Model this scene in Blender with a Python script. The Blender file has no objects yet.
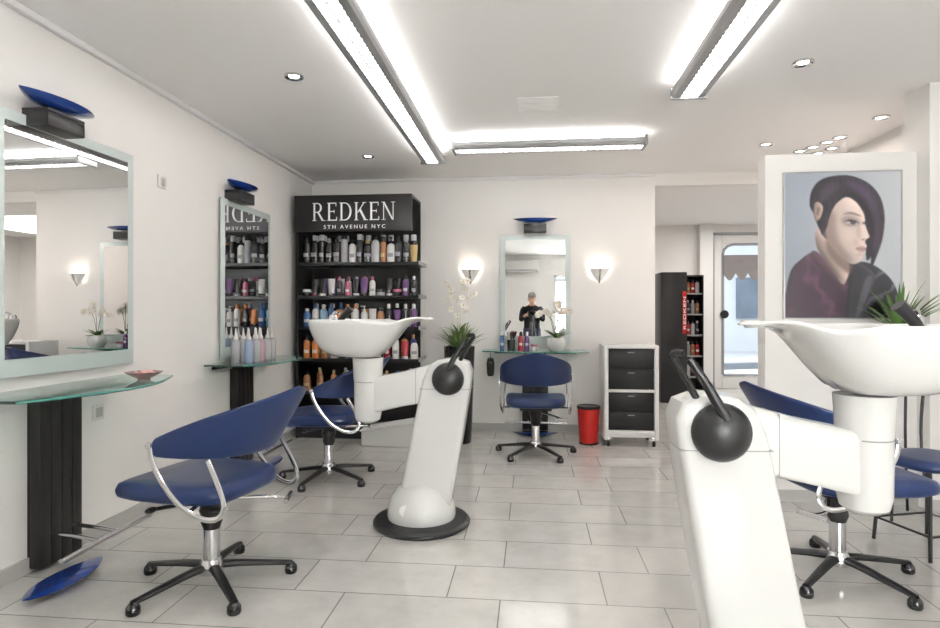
import bpy, bmesh, math, random
import numpy as np
from mathutils import Vector, Matrix
random.seed(7)
PI=math.pi
col=bpy.context.scene.collection
TH=math.atan(62/600); S=math.sin(TH); C=math.cos(TH); CH=1.17
def fl(px,py,z=0.0):
    d=600*(CH-z)/(py-313); t=(px-470)/600
    return d*(t*C-S), d*(t*S+C)

# ---------------------------------------------------------------- materials
def principled(name):
    m=bpy.data.materials.new(name); m.use_nodes=True
    return m,m.node_tree,m.node_tree.nodes['Principled BSDF']
def mat(name,color,rough=.5,metal=0,trans=0,emit=None,es=0,noise=0,nscale=8,bump=0,coat=0,ior=1.45):
    m,nt,b=principled(name)
    b.inputs['Base Color'].default_value=(*color,1); b.inputs['Roughness'].default_value=rough
    b.inputs['Metallic'].default_value=metal; b.inputs['Transmission Weight'].default_value=trans
    b.inputs['IOR'].default_value=ior; b.inputs['Coat Weight'].default_value=coat
    if emit: b.inputs['Emission Color'].default_value=(*emit,1); b.inputs['Emission Strength'].default_value=es
    if noise or bump:
        tc=nt.nodes.new('ShaderNodeTexCoord'); n=nt.nodes.new('ShaderNodeTexNoise')
        n.inputs['Scale'].default_value=nscale; n.inputs['Detail'].default_value=4
        nt.links.new(tc.outputs['Object'],n.inputs['Vector'])
        if noise:
            r=nt.nodes.new('ShaderNodeMix'); r.data_type='RGBA'
            r.inputs[6].default_value=(*[max(0,c*(1-noise)) for c in color],1)
            r.inputs[7].default_value=(*[min(1,c*(1+noise)) for c in color],1)
            nt.links.new(n.outputs['Fac'],r.inputs[0]); nt.links.new(r.outputs[2],b.inputs['Base Color'])
        if bump:
            bp=nt.nodes.new('ShaderNodeBump'); bp.inputs['Strength'].default_value=bump; bp.inputs['Distance'].default_value=.01
            nt.links.new(n.outputs['Fac'],bp.inputs['Height']); nt.links.new(bp.outputs['Normal'],b.inputs['Normal'])
    return m
M={}
M['wall']=mat('wall_paint',(.85,.825,.80),.7,noise=.01,nscale=3,bump=.02)
M['ceil']=mat('ceiling_paint',(.91,.895,.88),.8,noise=.01,nscale=2)
M['trim']=mat('skirting',(.46,.45,.43),.4,noise=.03)
M['trimw']=mat('white_trim',(.78,.77,.76),.5,noise=.01)
M['white']=mat('white_gloss_shell',(.68,.675,.655),.2,coat=.4,noise=.01)
M['cer']=mat('white_ceramic',(.70,.695,.675),.08,coat=.6,noise=.005)
M['blue']=mat('blue_leather',(.008,.022,.086),.33,noise=.12,nscale=60,bump=.06)
M['bluep']=mat('blue_lacquer',(.005,.030,.18),.15,coat=.6,noise=.02)
M['black']=mat('black_plastic',(.012,.012,.013),.36,noise=.1)
M['blackg']=mat('black_gloss',(.01,.01,.011),.16,coat=.3,noise=.1)
M['blackw']=mat('black_lacquered_wood',(.009,.008,.008),.38,noise=.25,nscale=20)
M['drawer']=mat('black_drawer_front',(.003,.003,.004),.55,noise=.3,nscale=40)
M['chrome']=mat('chrome',(.64,.64,.655),.09,metal=1,noise=.02)
M['alu']=mat('brushed_aluminium',(.50,.50,.51),.3,metal=1,noise=.04,nscale=40)
M['housing']=mat('lamp_housing_grey',(.36,.36,.36),.45,metal=.2,noise=.02)
M['seam']=mat('seam_shadow_grey',(.30,.30,.30),.6,noise=.05)
M['mirror']=mat('mirror_silver',(.86,.87,.87),.005,metal=1)
M['frost']=mat('frosted_glass',(.64,.71,.695),.3,coat=.3,noise=.01)
M['glass']=mat('green_tint_glass',(.55,.82,.74),.02,trans=.9,ior=1.3)
M['glassedge']=mat('glass_edge',(.12,.38,.32),.1,trans=.3)
M['clear']=mat('clear_glass',(.95,.98,.98),.0,trans=1,ior=1.02)
M['pink']=mat('pink_glass',(.88,.55,.56),.08,trans=.8)
M['candy']=mat('candy_mix',(.75,.45,.42),.3,noise=.3,nscale=60)
M['red']=mat('red_plastic',(.50,.018,.014),.28,noise=.03)
M['leaf']=mat('green_leaf',(.07,.15,.03),.45,noise=.3,nscale=12)
M['leafl']=mat('light_green_leaf',(.14,.22,.065),.45,noise=.25,nscale=14)
M['petal']=mat('white_petal',(.80,.765,.70),.5,noise=.04)
M['petalc']=mat('yellow_centre',(.6,.35,.08),.5,noise=.1)
M['soil']=mat('soil',(.05,.03,.02),.9,noise=.4,nscale=50,bump=.5)
M['up']=mat('lamp_uplight_glow',(1,1,1),.5,emit=(1,.985,.965),es=19)
M['spot']=mat('downlight_glow',(1,1,1),.5,emit=(1,.95,.88),es=10)
M['sconce']=mat('sconce_glow',(1,1,1),.5,emit=(1,.88,.72),es=16)
M['shade']=mat('pale_glass_sconce_shade',(.68,.67,.66),.22,metal=.25,emit=(1,.92,.83),es=.2,noise=.02)
M['skin']=mat('skin',(.55,.33,.24),.5,noise=.05,nscale=20)
M['hair']=mat('grey_hair',(.20,.18,.17),.7,noise=.3,nscale=60,bump=.3)
M['cloth']=mat('black_cotton',(.015,.015,.018),.8,noise=.2,nscale=40)
M['jean']=mat('dark_trousers',(.03,.035,.06),.8,noise=.2,nscale=40)
M['plast']=mat('milky_plastic',(.82,.81,.83),.2,trans=.5,noise=.02)
M['plastp']=mat('pink_milky_plastic',(.78,.52,.58),.2,trans=.4,noise=.02)
M['plastb']=mat('blue_milky_plastic',(.50,.60,.78),.2,trans=.4,noise=.02)
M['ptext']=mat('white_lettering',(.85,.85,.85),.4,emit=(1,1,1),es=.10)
M['switch']=mat('switch_plastic',(.74,.73,.71),.35,noise=.01)
M['asphalt']=mat('pavement',(.60,.61,.63),.8,noise=.3,nscale=2)
M['kerb']=mat('kerb_stone',(.24,.26,.29),.8,noise=.2,nscale=6)
M['facade']=mat('street_facade',(.70,.73,.78),.8,noise=.2,nscale=.7)
M['facadew']=mat('street_facade_window',(.20,.24,.30),.3,noise=.3,nscale=2)
M['valance']=mat('valance_cloth',(.24,.22,.22),.8,noise=.15,nscale=8)
for n,c in dict(p_black=(.015,.015,.017),p_white=(.74,.72,.70),p_grey=(.33,.33,.35),p_copper=(.34,.15,.07),p_orange=(.58,.20,.06),p_blue=(.05,.12,.28),
                p_pink=(.45,.12,.20),p_red=(.40,.02,.03),p_purple=(.12,.05,.16),p_gold=(.50,.36,.16),p_silver=(.52,.52,.54),p_sky=(.25,.40,.54)).items():
    M[n]=mat(n+'_pack',c,.25,noise=.04,coat=.3)
def floor_mat():
    m,nt,b=principled('floor_tiles'); N=nt.nodes.new; L=nt.links.new
    tc=N('ShaderNodeTexCoord'); mp=N('ShaderNodeMapping'); mp.inputs['Location'].default_value=(.35,-.241,0)
    L(tc.outputs['Object'],mp.inputs['Vector'])
    br=N('ShaderNodeTexBrick'); br.offset=.66; br.offset_frequency=2
    for k,v in {'Scale':1,'Mortar Size':.0032,'Mortar Smooth':.3,'Bias':0,'Brick Width':.65,'Row Height':.315}.items(): br.inputs[k].default_value=v
    br.inputs['Color1'].default_value=(.62,.605,.575,1); br.inputs['Color2'].default_value=(.57,.555,.53,1); br.inputs['Mortar'].default_value=(.25,.24,.225,1)
    L(mp.outputs['Vector'],br.inputs['Vector'])
    n=N('ShaderNodeTexNoise'); n.inputs['Scale'].default_value=5.5; n.inputs['Detail'].default_value=10; n.inputs['Roughness'].default_value=.68
    L(tc.outputs['Object'],n.inputs['Vector'])
    rp=N('ShaderNodeValToRGB'); rp.color_ramp.elements[0].position=.32; rp.color_ramp.elements[0].color=(.88,.88,.875,1); rp.color_ramp.elements[1].position=.66; rp.color_ramp.elements[1].color=(1.05,1.045,1.04,1)
    L(n.outputs['Fac'],rp.inputs['Fac'])
    mx=N('ShaderNodeMix'); mx.data_type='RGBA'; mx.blend_type='MULTIPLY'; mx.inputs[0].default_value=1
    L(br.outputs['Color'],mx.inputs[6]); L(rp.outputs['Color'],mx.inputs[7]); L(mx.outputs[2],b.inputs['Base Color'])
    mr=N('ShaderNodeMapRange'); mr.inputs[3].default_value=.08; mr.inputs[4].default_value=.15
    L(n.outputs['Fac'],mr.inputs[0]); L(mr.outputs[0],b.inputs['Roughness']); b.inputs['Specular IOR Level'].default_value=.85
    bp=N('ShaderNodeBump'); bp.inputs['Strength'].default_value=.2; bp.inputs['Distance'].default_value=.003; bp.invert=True
    L(br.outputs['Fac'],bp.inputs['Height']); L(bp.outputs['Normal'],b.inputs['Normal'])
    return m
M['floor']=floor_mat()
def louvre_mat():
    m,nt,b=principled('louvre_glow'); N=nt.nodes.new; L=nt.links.new
    tc=N('ShaderNodeTexCoord'); w=N('ShaderNodeTexWave'); w.bands_direction='X'; w.inputs['Scale'].default_value=9
    L(tc.outputs['Object'],w.inputs['Vector'])
    mr=N('ShaderNodeMapRange'); mr.inputs[3].default_value=8; mr.inputs[4].default_value=20
    L(w.outputs['Fac'],mr.inputs[0]); b.inputs['Emission Color'].default_value=(1,.985,.965,1); L(mr.outputs[0],b.inputs['Emission Strength'])
    return m
M['louvre']=louvre_mat()

# ---------------------------------------------------------------- mesh helpers
def new(): return bmesh.new()
def box(bm,x0,x1,y0,y1,z0,z1,bev=0,seg=2,mx=None):
    r=bmesh.ops.create_cube(bm,size=1); vs=r['verts']
    for v in vs: v.co=Vector(((x0+x1)/2+v.co.x*(x1-x0),(y0+y1)/2+v.co.y*(y1-y0),(z0+z1)/2+v.co.z*(z1-z0)))
    if mx is not None: bmesh.ops.transform(bm,matrix=mx,verts=vs)
    if bev>0:
        es=list({e for v in vs for e in v.link_edges})
        bmesh.ops.bevel(bm,geom=es,offset=bev,segments=seg,affect='EDGES',profile=.5)
def lathe(bm,prof,n=24,c=(0,0,0),sx=1,sy=1,mx=None):
    rings=[]
    for r,z in prof:
        if r<1e-5: rings.append([bm.verts.new((c[0],c[1],c[2]+z))])
        else: rings.append([bm.verts.new((c[0]+r*sx*math.cos(2*PI*i/n),c[1]+r*sy*math.sin(2*PI*i/n),c[2]+z)) for i in range(n)])
    for a,b in zip(rings,rings[1:]):
        for i in range(n):
            j=(i+1)%n
            if len(a)==1 and len(b)==1: break
            if len(a)==1: bm.faces.new((a[0],b[j],b[i]))
            elif len(b)==1: bm.faces.new((a[i],a[j],b[0]))
            else: bm.faces.new((a[i],a[j],b[j],b[i]))
    if len(rings[0])>1: bm.faces.new(list(reversed(rings[0])))
    if len(rings[-1])>1: bm.faces.new(rings[-1])
    if mx is not None: bmesh.ops.transform(bm,matrix=mx,verts=[v for r in rings for v in r])
def loft(bm,secs,n=20):
    rings=[[bm.verts.new((c[0]+c[3]*math.cos(2*PI*i/n),c[1]+c[4]*math.sin(2*PI*i/n),c[2])) for i in range(n)] for c in secs]
    for a,b in zip(rings,rings[1:]):
        for i in range(n): bm.faces.new((a[i],a[(i+1)%n],b[(i+1)%n],b[i]))
    bm.faces.new(list(reversed(rings[0]))); bm.faces.new(rings[-1])
def smoothpts(pts,k=6):
    P=[Vector(p) for p in pts]
    if len(P)<3 or k<2: return P
    out=[]
    for i in range(len(P)-1):
        p0=P[max(i-1,0)];p1=P[i];p2=P[i+1];p3=P[min(i+2,len(P)-1)]
        for j in range(k):
            t=j/k
            out.append(.5*((2*p1)+(p2-p0)*t+(2*p0-5*p1+4*p2-p3)*t*t+(3*p1-p0-3*p2+p3)*t**3))
    out.append(P[-1]); return out
def tube(bm,pts,r,n=10,k=6,flat=1):
    P=smoothpts(pts,k); m=len(P); rad=r if callable(r) else (lambda t:r)
    prev=None; rings=[]
    for i,p in enumerate(P):
        d=(P[min(i+1,m-1)]-P[max(i-1,0)]).normalized()
        if prev is None:
            a=Vector((0,0,1)) if abs(d.z)<.9 else Vector((0,1,0))
            x=d.cross(a).normalized()
        else:
            x=(prev-d*prev.dot(d)).normalized()
        prev=x; y=d.cross(x); rr=rad(i/(m-1))
        rings.append([bm.verts.new(p+x*rr*math.cos(2*PI*q/n)+y*rr*flat*math.sin(2*PI*q/n)) for q in range(n)])
    for a,b in zip(rings,rings[1:]):
        for i in range(n): bm.faces.new((a[i],a[(i+1)%n],b[(i+1)%n],b[i]))
    bm.faces.new(list(reversed(rings[0]))); bm.faces.new(rings[-1])
def strap(bm,pts,w,th,k=6):
    P=smoothpts(pts,k); m=len(P); rings=[]
    for i,p in enumerate(P):
        d=(P[min(i+1,m-1)]-P[max(i-1,0)]); d.x=0; d.normalize(); nrm=Vector((0,-d.z,d.y)); ww=w(i/(m-1)) if callable(w) else w
        rings.append([bm.verts.new(p+nrm*ww*math.cos(a)+Vector((th*math.sin(a),0,0))) for a in [2*PI*q/10 for q in range(10)]])
    for a,b in zip(rings,rings[1:]):
        for i in range(10): bm.faces.new((a[i],a[(i+1)%10],b[(i+1)%10],b[i]))
    bm.faces.new(list(reversed(rings[0]))); bm.faces.new(rings[-1])
def prism(bm,pts,plane,a,b,bev=0,seg=3):
    def P(u,v,w): return {'xz':(u,w,v),'xy':(u,v,w),'yz':(w,u,v)}[plane]
    A=[bm.verts.new(P(u,v,a)) for u,v in pts]; B=[bm.verts.new(P(u,v,b)) for u,v in pts]
    fs=[bm.faces.new(A),bm.faces.new(B)]
    n=len(pts)
    for i in range(n): fs.append(bm.faces.new((A[i],A[(i+1)%n],B[(i+1)%n],B[i])))
    bmesh.ops.recalc_face_normals(bm,faces=fs)
    if bev:
        es=[e for f in fs[:2] for e in f.edges]
        bmesh.ops.bevel(bm,geom=es,offset=bev,segments=seg,affect='EDGES',profile=.5)
def roundpoly(pts,k=5):
    P=[Vector((x,y,0)) for x,y in pts]; n=len(P); out=[]
    for i in range(n):
        p0,p1,p2,p3=P[i-1],P[i],P[(i+1)%n],P[(i+2)%n]
        for j in range(k):
            t=j/k; q=.5*((2*p1)+(p2-p0)*t+(2*p0-5*p1+4*p2-p3)*t*t+(3*p1-p0-3*p2+p3)*t**3); out.append((q.x,q.y))
    return out
def ell(bm,c,r,n=20,m=12,top=1.0,mx=None):
    rings=[]; vs=[]
    for j in range(m+1):
        a=-PI/2+PI*j/m; z=math.sin(a)*(top if a>0 else 1); cc=math.cos(a)
        if j in (0,m): ring=[bm.verts.new((c[0],c[1],c[2]+z*r[2]))]
        else: ring=[bm.verts.new((c[0]+r[0]*cc*math.cos(2*PI*i/n),c[1]+r[1]*cc*math.sin(2*PI*i/n),c[2]+z*r[2])) for i in range(n)]
        rings.append(ring); vs+=ring
    for a,b in zip(rings,rings[1:]):
        for i in range(n):
            j=(i+1)%n
            if len(a)==1: bm.faces.new((a[0],b[j],b[i]))
            elif len(b)==1: bm.faces.new((a[i],a[j],b[0]))
            else: bm.faces.new((a[i],a[j],b[j],b[i]))
    if mx is not None: bmesh.ops.transform(bm,matrix=mx,verts=vs)
def obj(name,bm,m,parent=None,loc=None,smooth=True,label=None,ang=38):
    bmesh.ops.recalc_face_normals(bm,faces=bm.faces[:])
    me=bpy.data.meshes.new(name); bm.to_mesh(me); bm.free()
    if smooth:
        me.polygons.foreach_set('use_smooth',[True]*len(me.polygons)); me.set_sharp_from_angle(angle=math.radians(ang))
    me.materials.append(M[m] if isinstance(m,str) else m)
    o=bpy.data.objects.new(name,me); col.objects.link(o)
    if parent: o.parent=parent
    if loc: o.location=loc
    if label: o['label']=label
    return o
def tag(o,label,cat,group=None,kind=None):
    o['label']=label; o['category']=cat
    if group: o['group']=group
    if kind: o['kind']=kind
    return o
def thing(name,label,cat,loc=(0,0,0),rz=0,group=None):
    o=bpy.data.objects.new(name,None); col.objects.link(o); o.empty_display_size=.1
    o.location=loc; o.rotation_euler=(0,0,rz); return tag(o,label,cat,group)
def struct(name,bm,m,parent=None,smooth=False):
    o=obj(name,bm,m,parent,smooth=smooth)
    if not parent: o['kind']='structure'
    return o
def dup(o,parent=None):
    c=o.copy(); col.objects.link(c); c.parent=parent
    for ch in list(o.children): dup(ch,c)
    return c
def sbox(name,m,*a,**k):
    bm=new(); box(bm,*a,**k); return struct(name,bm,m)
ORD=['first','second','third','fourth','fifth','sixth','seventh','eighth','ninth','tenth','eleventh','twelfth','thirteenth','fourteenth','fifteenth','sixteenth']

# ---------------------------------------------------------------- the room
XL=-2.26; YB=6.0; ZC=2.53; YR=-2.2
sbox('floor','floor',-2.4,5.2,-2.4,9.75,-.1,0)
sbox('ceiling','ceil',-2.4,5.2,-2.4,9.75,ZC,ZC+.1)
sbox('wall_left','wall',XL-.12,XL,-2.4,6.1,0,ZC)
sbox('wall_back','wall',XL,1.193,YB,YB+.12,0,ZC)
sbox('wall_lintel','wall',1.193,2.66,YB,YB+.12,2.41,ZC)
sbox('wall_right_rear','wall',2.66,2.78,4.05,6.12,0,ZC)
sbox('wall_right_pier','wall',2.335,3.05,3.80,4.05,0,ZC)
sbox('wall_right','wall',2.95,3.07,-2.4,3.80,0,ZC)
sbox('wall_partition','wall',1.449,2.335,3.92,4.04,0,2.157)
sbox('wall_far_left','wall',1.07,1.193,6.12,9.6,0,ZC)
sbox('wall_far_right','wall',5.05,5.2,4.05,9.6,0,ZC)
sbox('wall_far_side','wall',2.78,5.05,6.0,6.12,0,ZC)
bm=new(); DX0,DX1=2.80,3.95
box(bm,1.07,DX0,9.6,9.75,0,ZC); box(bm,DX1,5.2,9.6,9.75,0,ZC); box(bm,DX0,DX1,9.6,9.75,2.38,ZC); struct('wall_far',bm,'wall')
bm=new()
WX0,WX1,WZ1=.5,2.6,2.05
box(bm,XL,WX0,YR-.15,YR,0,ZC); box(bm,WX1,2.95,YR-.15,YR,0,ZC); box(bm,WX0,WX1,YR-.15,YR,0,.5); box(bm,WX0,WX1,YR-.15,YR,WZ1,ZC)
struct('wall_rear',bm,'wall')
w=new(); 
for a in (WX0,1.52,WX1-.06): box(w,a,a+.06,YR-.11,YR-.05,.5,WZ1)
for a in ((.5,.56),(WZ1-.06,WZ1)): box(w,WX0,WX1,YR-.11,YR-.05,a[0],a[1])
wf=struct('window_1',w,'trimw'); g=new(); box(g,WX0+.06,WX1-.06,YR-.085,YR-.075,.56,WZ1-.06); obj('pane',g,'clear',wf)
bm=new(); box(bm,XL,XL+.012,YR,YB,0,.07); struct('baseboard_left',bm,'trim')
bm=new(); box(bm,XL+.012,1.193,YB-.012,YB,0,.07); struct('baseboard_back',bm,'trim')
bm=new(); box(bm,1.44,2.335,3.908,3.92,0,.07); struct('baseboard_partition',bm,'trim')
bm=new(); box(bm,2.335,2.95,3.788,3.80,0,.07); struct('baseboard_pier',bm,'trim')
bm=new(); box(bm,XL,XL+.035,YR,YB,ZC-.035,ZC,bev=.008); struct('trim_1',bm,'trimw')
bm=new(); box(bm,XL+.035,1.193,YB-.03,YB,ZC-.03,ZC,bev=.008); struct('trim_2',bm,'trimw')
bm=new(); box(bm,1.19,2.8,9.585,9.6,0,.08); struct('baseboard_far',bm,'trim')
# door to the street
bm=new(); f=.12
box(bm,DX0,DX0+f,9.62,9.68,0,2.38,bev=.01); box(bm,DX1-f,DX1,9.62,9.68,0,2.38,bev=.01); box(bm,DX0+f,DX1-f,9.62,9.68,2.24,2.38,bev=.01); box(bm,DX0+f,DX1-f,9.62,9.68,0,.20,bev=.01)
for cx,sx in ((DX0+f,1),(DX1-f,-1)):
    r=.16; pts=[(cx,2.24)]+[(cx+sx*(r-r*math.sin(a)),2.24-(r-r*math.cos(a))) for a in [PI/2*(1-i/8) for i in range(9)]]
    prism(bm,pts,'xz',9.625,9.675)
door=struct('door_1',bm,'trimw',smooth=False)
bm=new(); box(bm,DX0+f,DX1-f,9.645,9.655,.20,2.24); obj('door_pane',bm,'clear',door)
bm=new()
e0,e1,r=DX0+f+.012,DX1-f-.012,.15
path=[(e0,9.615,.22),(e0,9.615,2.08),(e0+.02,9.615,2.15),(e0+.07,9.615,2.20),(e0+r,9.615,2.225),(e1-r,9.615,2.225),(e1-.07,9.615,2.20),(e1-.02,9.615,2.15),(e1,9.615,2.08),(e1,9.615,.22),(e0,9.615,.22)]
tube(bm,path,.020,8,1)
box(bm,DX0-.04,DX0,9.585,9.62,0,2.40); box(bm,DX0-.04,DX1+.04,9.585,9.62,2.38,2.41)
obj('door_gasket',bm,'p_grey',door)
bm=new(); lathe(bm,[(.0,0),(.06,0),(.065,.012),(.06,.03),(0,.035)],24,mx=Matrix.Translation((DX0+.15,9.61,1.15))@Matrix.Rotation(PI/2,4,'X')); obj('door_handle',bm,'black',door)
bm=new(); pts=[(DX0+.13,2.06),(DX0+.13,1.78)]
for i in range(5):
    x=DX0+.13+i*.18
    pts+=[(x+.18*k/8,1.78-.11*math.sin(PI*k/8)) for k in range(1,9)]
pts+=[(DX0+.13+.9,2.06)]
prism(bm,pts,'xz',9.575,9.582)
tag(obj('door_valance',bm,'valance',smooth=False),'short grey scalloped valance hanging inside the glass street door','valance')
sbox('trim_3','trimw',2.55,2.74,9.46,9.6,0,ZC)
sbox('ground_street','asphalt',-3,14,9.75,22,-.25,-.05)
bm=new()
pts=[(2.5+ (i/12)*9, 12.6+1.6*math.sin(i/12*PI*.9)) for i in range(13)]
for (x0,y0),(x1,y1) in zip(pts,pts[1:]):
    prism(bm,[(x0,y0),(x1,y1),(x1,y1+.25),(x0,y0+.25)],'xy',-.05,.08)
struct('trim_4',bm,'kerb')
bm=new(); box(bm,-4,16,20,20.4,-.2,6); struct('wall_street',bm,'facade')
bm=new()
for i in range(12): box(bm,i*1.25-1,i*1.25-.35,19.9,20,.2 if i%2 else 1.0,2.3)
struct('window_2',bm,'facadew')
p=fl(538,104,ZC); bm=new()
box(bm,-.13,.13,-.13,.13,-.006,0,bev=.002); 
for i in range(5): box(bm,-.1,.1,-.1+i*.045,-.08+i*.045,-.008,-.006)
tag(obj('ceiling_vent',bm,'ceil',loc=(p[0],p[1],ZC)),'small square white ceiling vent between the long lamps','vent')

# ---------------------------------------------------------------- ceiling lamps
def ceil_lamp(label,x,y,L,rz,W=.20):
    t=thing('ceiling_lamp',label,'ceiling lamp',(x,y,2.43),rz,'long fluorescent ceiling lamps')
    bm=new(); g=.050
    prism(bm,[(-W/2,.022),(-W/2+.012,.004),(-W/2+g,0),(-W/2+g,.03),(W/2-g,.03),(W/2-g,0),(W/2-.012,.004),(W/2,.022),(W/2,.05),(W/2-.03,.06),(-W/2+.03,.06),(-W/2,.05)],'yz',-L/2,L/2)
    obj('housing',bm,'housing',t,smooth=False)
    for s in (-1,1):
        b=new(); box(b,s*L/2-.012,s*L/2+.012,-W/2-.004,W/2+.004,-.004,.068,bev=.004); obj('end_cap',b,'housing',t)
    b=new(); box(b,-L/2+.02,L/2-.02,-W/2+g,W/2-g,.012,.028); lo=obj('louvre',b,'louvre',t)
    b=new()
    for i in range(int(L/.05)):
        xx=-L/2+.03+i*.05; box(b,xx,xx+.004,-W/2+g,W/2-g,-.001,.012)
    box(b,-L/2+.02,L/2-.02,-.003,.003,-.001,.012)
    obj('louvre_fins',b,'housing',lo,smooth=False)
    b=new(); box(b,-L/2+.04,L/2-.04,-W/2+.035,W/2-.035,.061,.069); obj('uplight_tube',b,'up',t)
    n=max(2,int(L/1.2)+1)
    for i in range(n):
        xx=-L/2+.25+i*(L-.5)/(n-1); b=new(); box(b,xx-.015,xx+.015,-.02,.02,.06,.10); obj('mounting_bracket',b,'housing',t)
    return t
ceil_lamp('long grey lamp running overhead from the upper left toward the shelves',-.83,2.1,5.8,PI/2)
ceil_lamp('long grey lamp overhead at the upper right, ending near the poster wall',.915,1.24,4.8,PI/2)
ceil_lamp('short grey lamp mounted crosswise on the ceiling before the back wall',.12,4.66,1.45,0)
spots=[(294,76,'small round recessed ceiling spotlight above the left wall mirrors'),(368,156,'small round recessed ceiling spotlight near the left end of the back wall'),(803,62,'small round recessed ceiling spotlight right of the right long lamp'),(766,144,'small round recessed ceiling spotlight just left of the partition top'),(881,117,'small round recessed ceiling spotlight nearest the right-hand pier above the partition')]
for k,(px,py) in enumerate(((800,151),(813,147),(827,142),(840,137),(818,153),(832,148))): spots.append((px,py,'one of the clustered small ceiling spotlights above the poster partition'))
for px,py,w_ in spots:
    p=fl(px,py,ZC); t=thing('downlight',w_,'downlight',(p[0],p[1],ZC),0,'clustered spotlights above the partition' if w_.startswith('one') else 'recessed ceiling spotlights')
    b=new(); lathe(b,[(.03,-.002),(.05,-.012),(.055,-.008),(.055,0),(.03,0)],24); obj('ring',b,'chrome',t)
    b=new(); lathe(b,[(0,-.004),(.03,-.004),(.03,-.001),(0,-.001)],20); obj('bulb',b,'spot',t)

# ---------------------------------------------------------------- styling stations
def mirror(label,loc,rz,W,H,z0):
    t=thing('wall_mirror',label,'mirror',(loc[0],loc[1],z0),rz)
    b=new(); box(b,-W/2,W/2,-.030,-.022,0,H,bev=.002); obj('frosted_border',b,'frost',t)
    m_=.05; b=new(); box(b,-W/2+m_,W/2-m_,-.0335,-.0305,m_+.03,H-m_); obj('mirror_glass',b,'mirror',t)
    b=new()
    for sx in (-1,1):
        for zz in (.2,H-.2): lathe(b,[(.015,0),(.015,.022)],12,mx=Matrix.Translation((sx*(W/2-.15),0,zz))@Matrix.Rotation(PI/2,4,'X'))
    obj('standoff',b,'chrome',t)
def dish(b,c,L=.44,D=.2,H=.06):
    n=28;m=10; rows=[]
    for i in range(n+1):
        u=-1+2*i/n; w=max(1e-3,(1-u*u))**.85
        rows.append([b.verts.new((c[0]+u*L/2,c[1]+math.cos(2*PI*j/m)*w*D/2,c[2]+.12*H*u*u+( .010 if math.sin(2*PI*j/m)>0 else H*.9)*w*math.sin(2*PI*j/m))) for j in range(m)])
    for a,bb in zip(rows,rows[1:]):
        for j in range(m): b.faces.new((a[j],a[(j+1)%m],bb[(j+1)%m],bb[j]))
    b.faces.new(rows[0]); b.faces.new(rows[-1])
def uplight(label,loc,rz,z):
    t=thing('wall_uplight',label,'wall lamp',(loc[0],loc[1],z),rz,'blue uplights over the styling mirrors')
    b=new(); box(b,-.11,.11,-.13,0,-.10,-.035,bev=.004); box(b,-.11,.11,-.13,0,-.035,-.02,bev=.003); obj('mount_block',b,'black',t)
    b=new(); box(b,-.03,.03,-.10,-.04,-.022,.0); obj('neck',b,'chrome',t)
    b=new(); dish(b,(0,-.09,.030),.44,.17,.045); obj('blue_dish',b,'bluep',t)
def console(label,loc,rz,zs,fx=-.05,L=1.0):
    t=thing('styling_console',label,'console',(loc[0],loc[1],0),rz,'glass topped styling consoles')
    pts=[(-L/2,-.012),(L/2,-.012),(L/2,-.30)]
    for i in range(1,16):
        a=i/16; x=L/2-a*L; pts.append((x,-.30-.15*math.sin(PI*a)))
    pts.append((-L/2,-.30))
    b=new(); prism(b,pts,'xy',zs,zs+.012); gt=obj('glass_top',b,'glass',t,smooth=False)
    b=new(); e=[(p[0],p[1],zs+.006) for p in pts[2:]]; tube(b,e,.0062,6,1); obj('polished_edge',b,'glassedge',gt)
    b=new()
    for s in (-1,1): prism(b,[(-.012,zs-.001),(-.36,zs-.001),(-.36,zs-.014),(-.06,zs-.05),(-.012,zs-.06)],'yz',s*.09-.012,s*.09+.012)
    box(b,-.40,.40,-.05,-.012,zs-.03,zs-.004,bev=.003)
    obj('shelf_bracket',b,'black',t,smooth=False)
    b=new()
    for i in range(4): box(b,-.125+i*.0635,-.125+i*.0635+.0605,-.070,-.02,.02,zs-.05,bev=.003)
    box(b,-.12,.12,-.060,-.001,.02,zs-.05); obj('column',b,'blackw',t)
    b=new(); tube(b,[(-.29,-.31,.135),(.29,-.31,.135)],.013,12,1); obj('footrest_bar',b,'chrome',t)
    for s in (-1,1):
        b=new(); tube(b,[(s*.06,-.07,.16),(s*.06,-.2,.15),(s*.06,-.31,.135)],.010,10,4); obj('footrest_arm',b,'chrome',t)
    b=new(); dish(b,(fx,-.27,.036),.44,.16,.035); obj('blue_foot',b,'bluep',t)
    return t
RL=PI/2
mirror('large frosted-edge wall mirror at the left edge, nearest the camera',(XL,2.72),RL-math.radians(1.3),.86,1.16,.89)
mirror('frosted-edge wall mirror on the left wall beside the black product display',(XL,4.53),RL,.82,1.17,.84)
mirror('frosted-edge wall mirror centred on the back wall between two sconces',(.03,YB),0,.69,1.08,.86)
uplight('blue dish uplight on the left wall above the nearest mirror',(XL,2.56),RL,2.105)
uplight('blue dish uplight on the left wall above the mirror near the product display',(XL,4.33),RL,2.10)
uplight('blue dish uplight on the back wall above the central mirror',(.03,YB),0,2.06)
console('glass-topped console with black column on the left wall, nearest camera',(XL,2.60),RL,.82,fx=-.22)
console('glass-topped console on the left wall beside the product display, crowded with bottles',(XL,4.42),RL,.80)
console('glass-topped console on the back wall behind the blue chair',(.03,YB),0,.80,fx=0)
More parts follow.
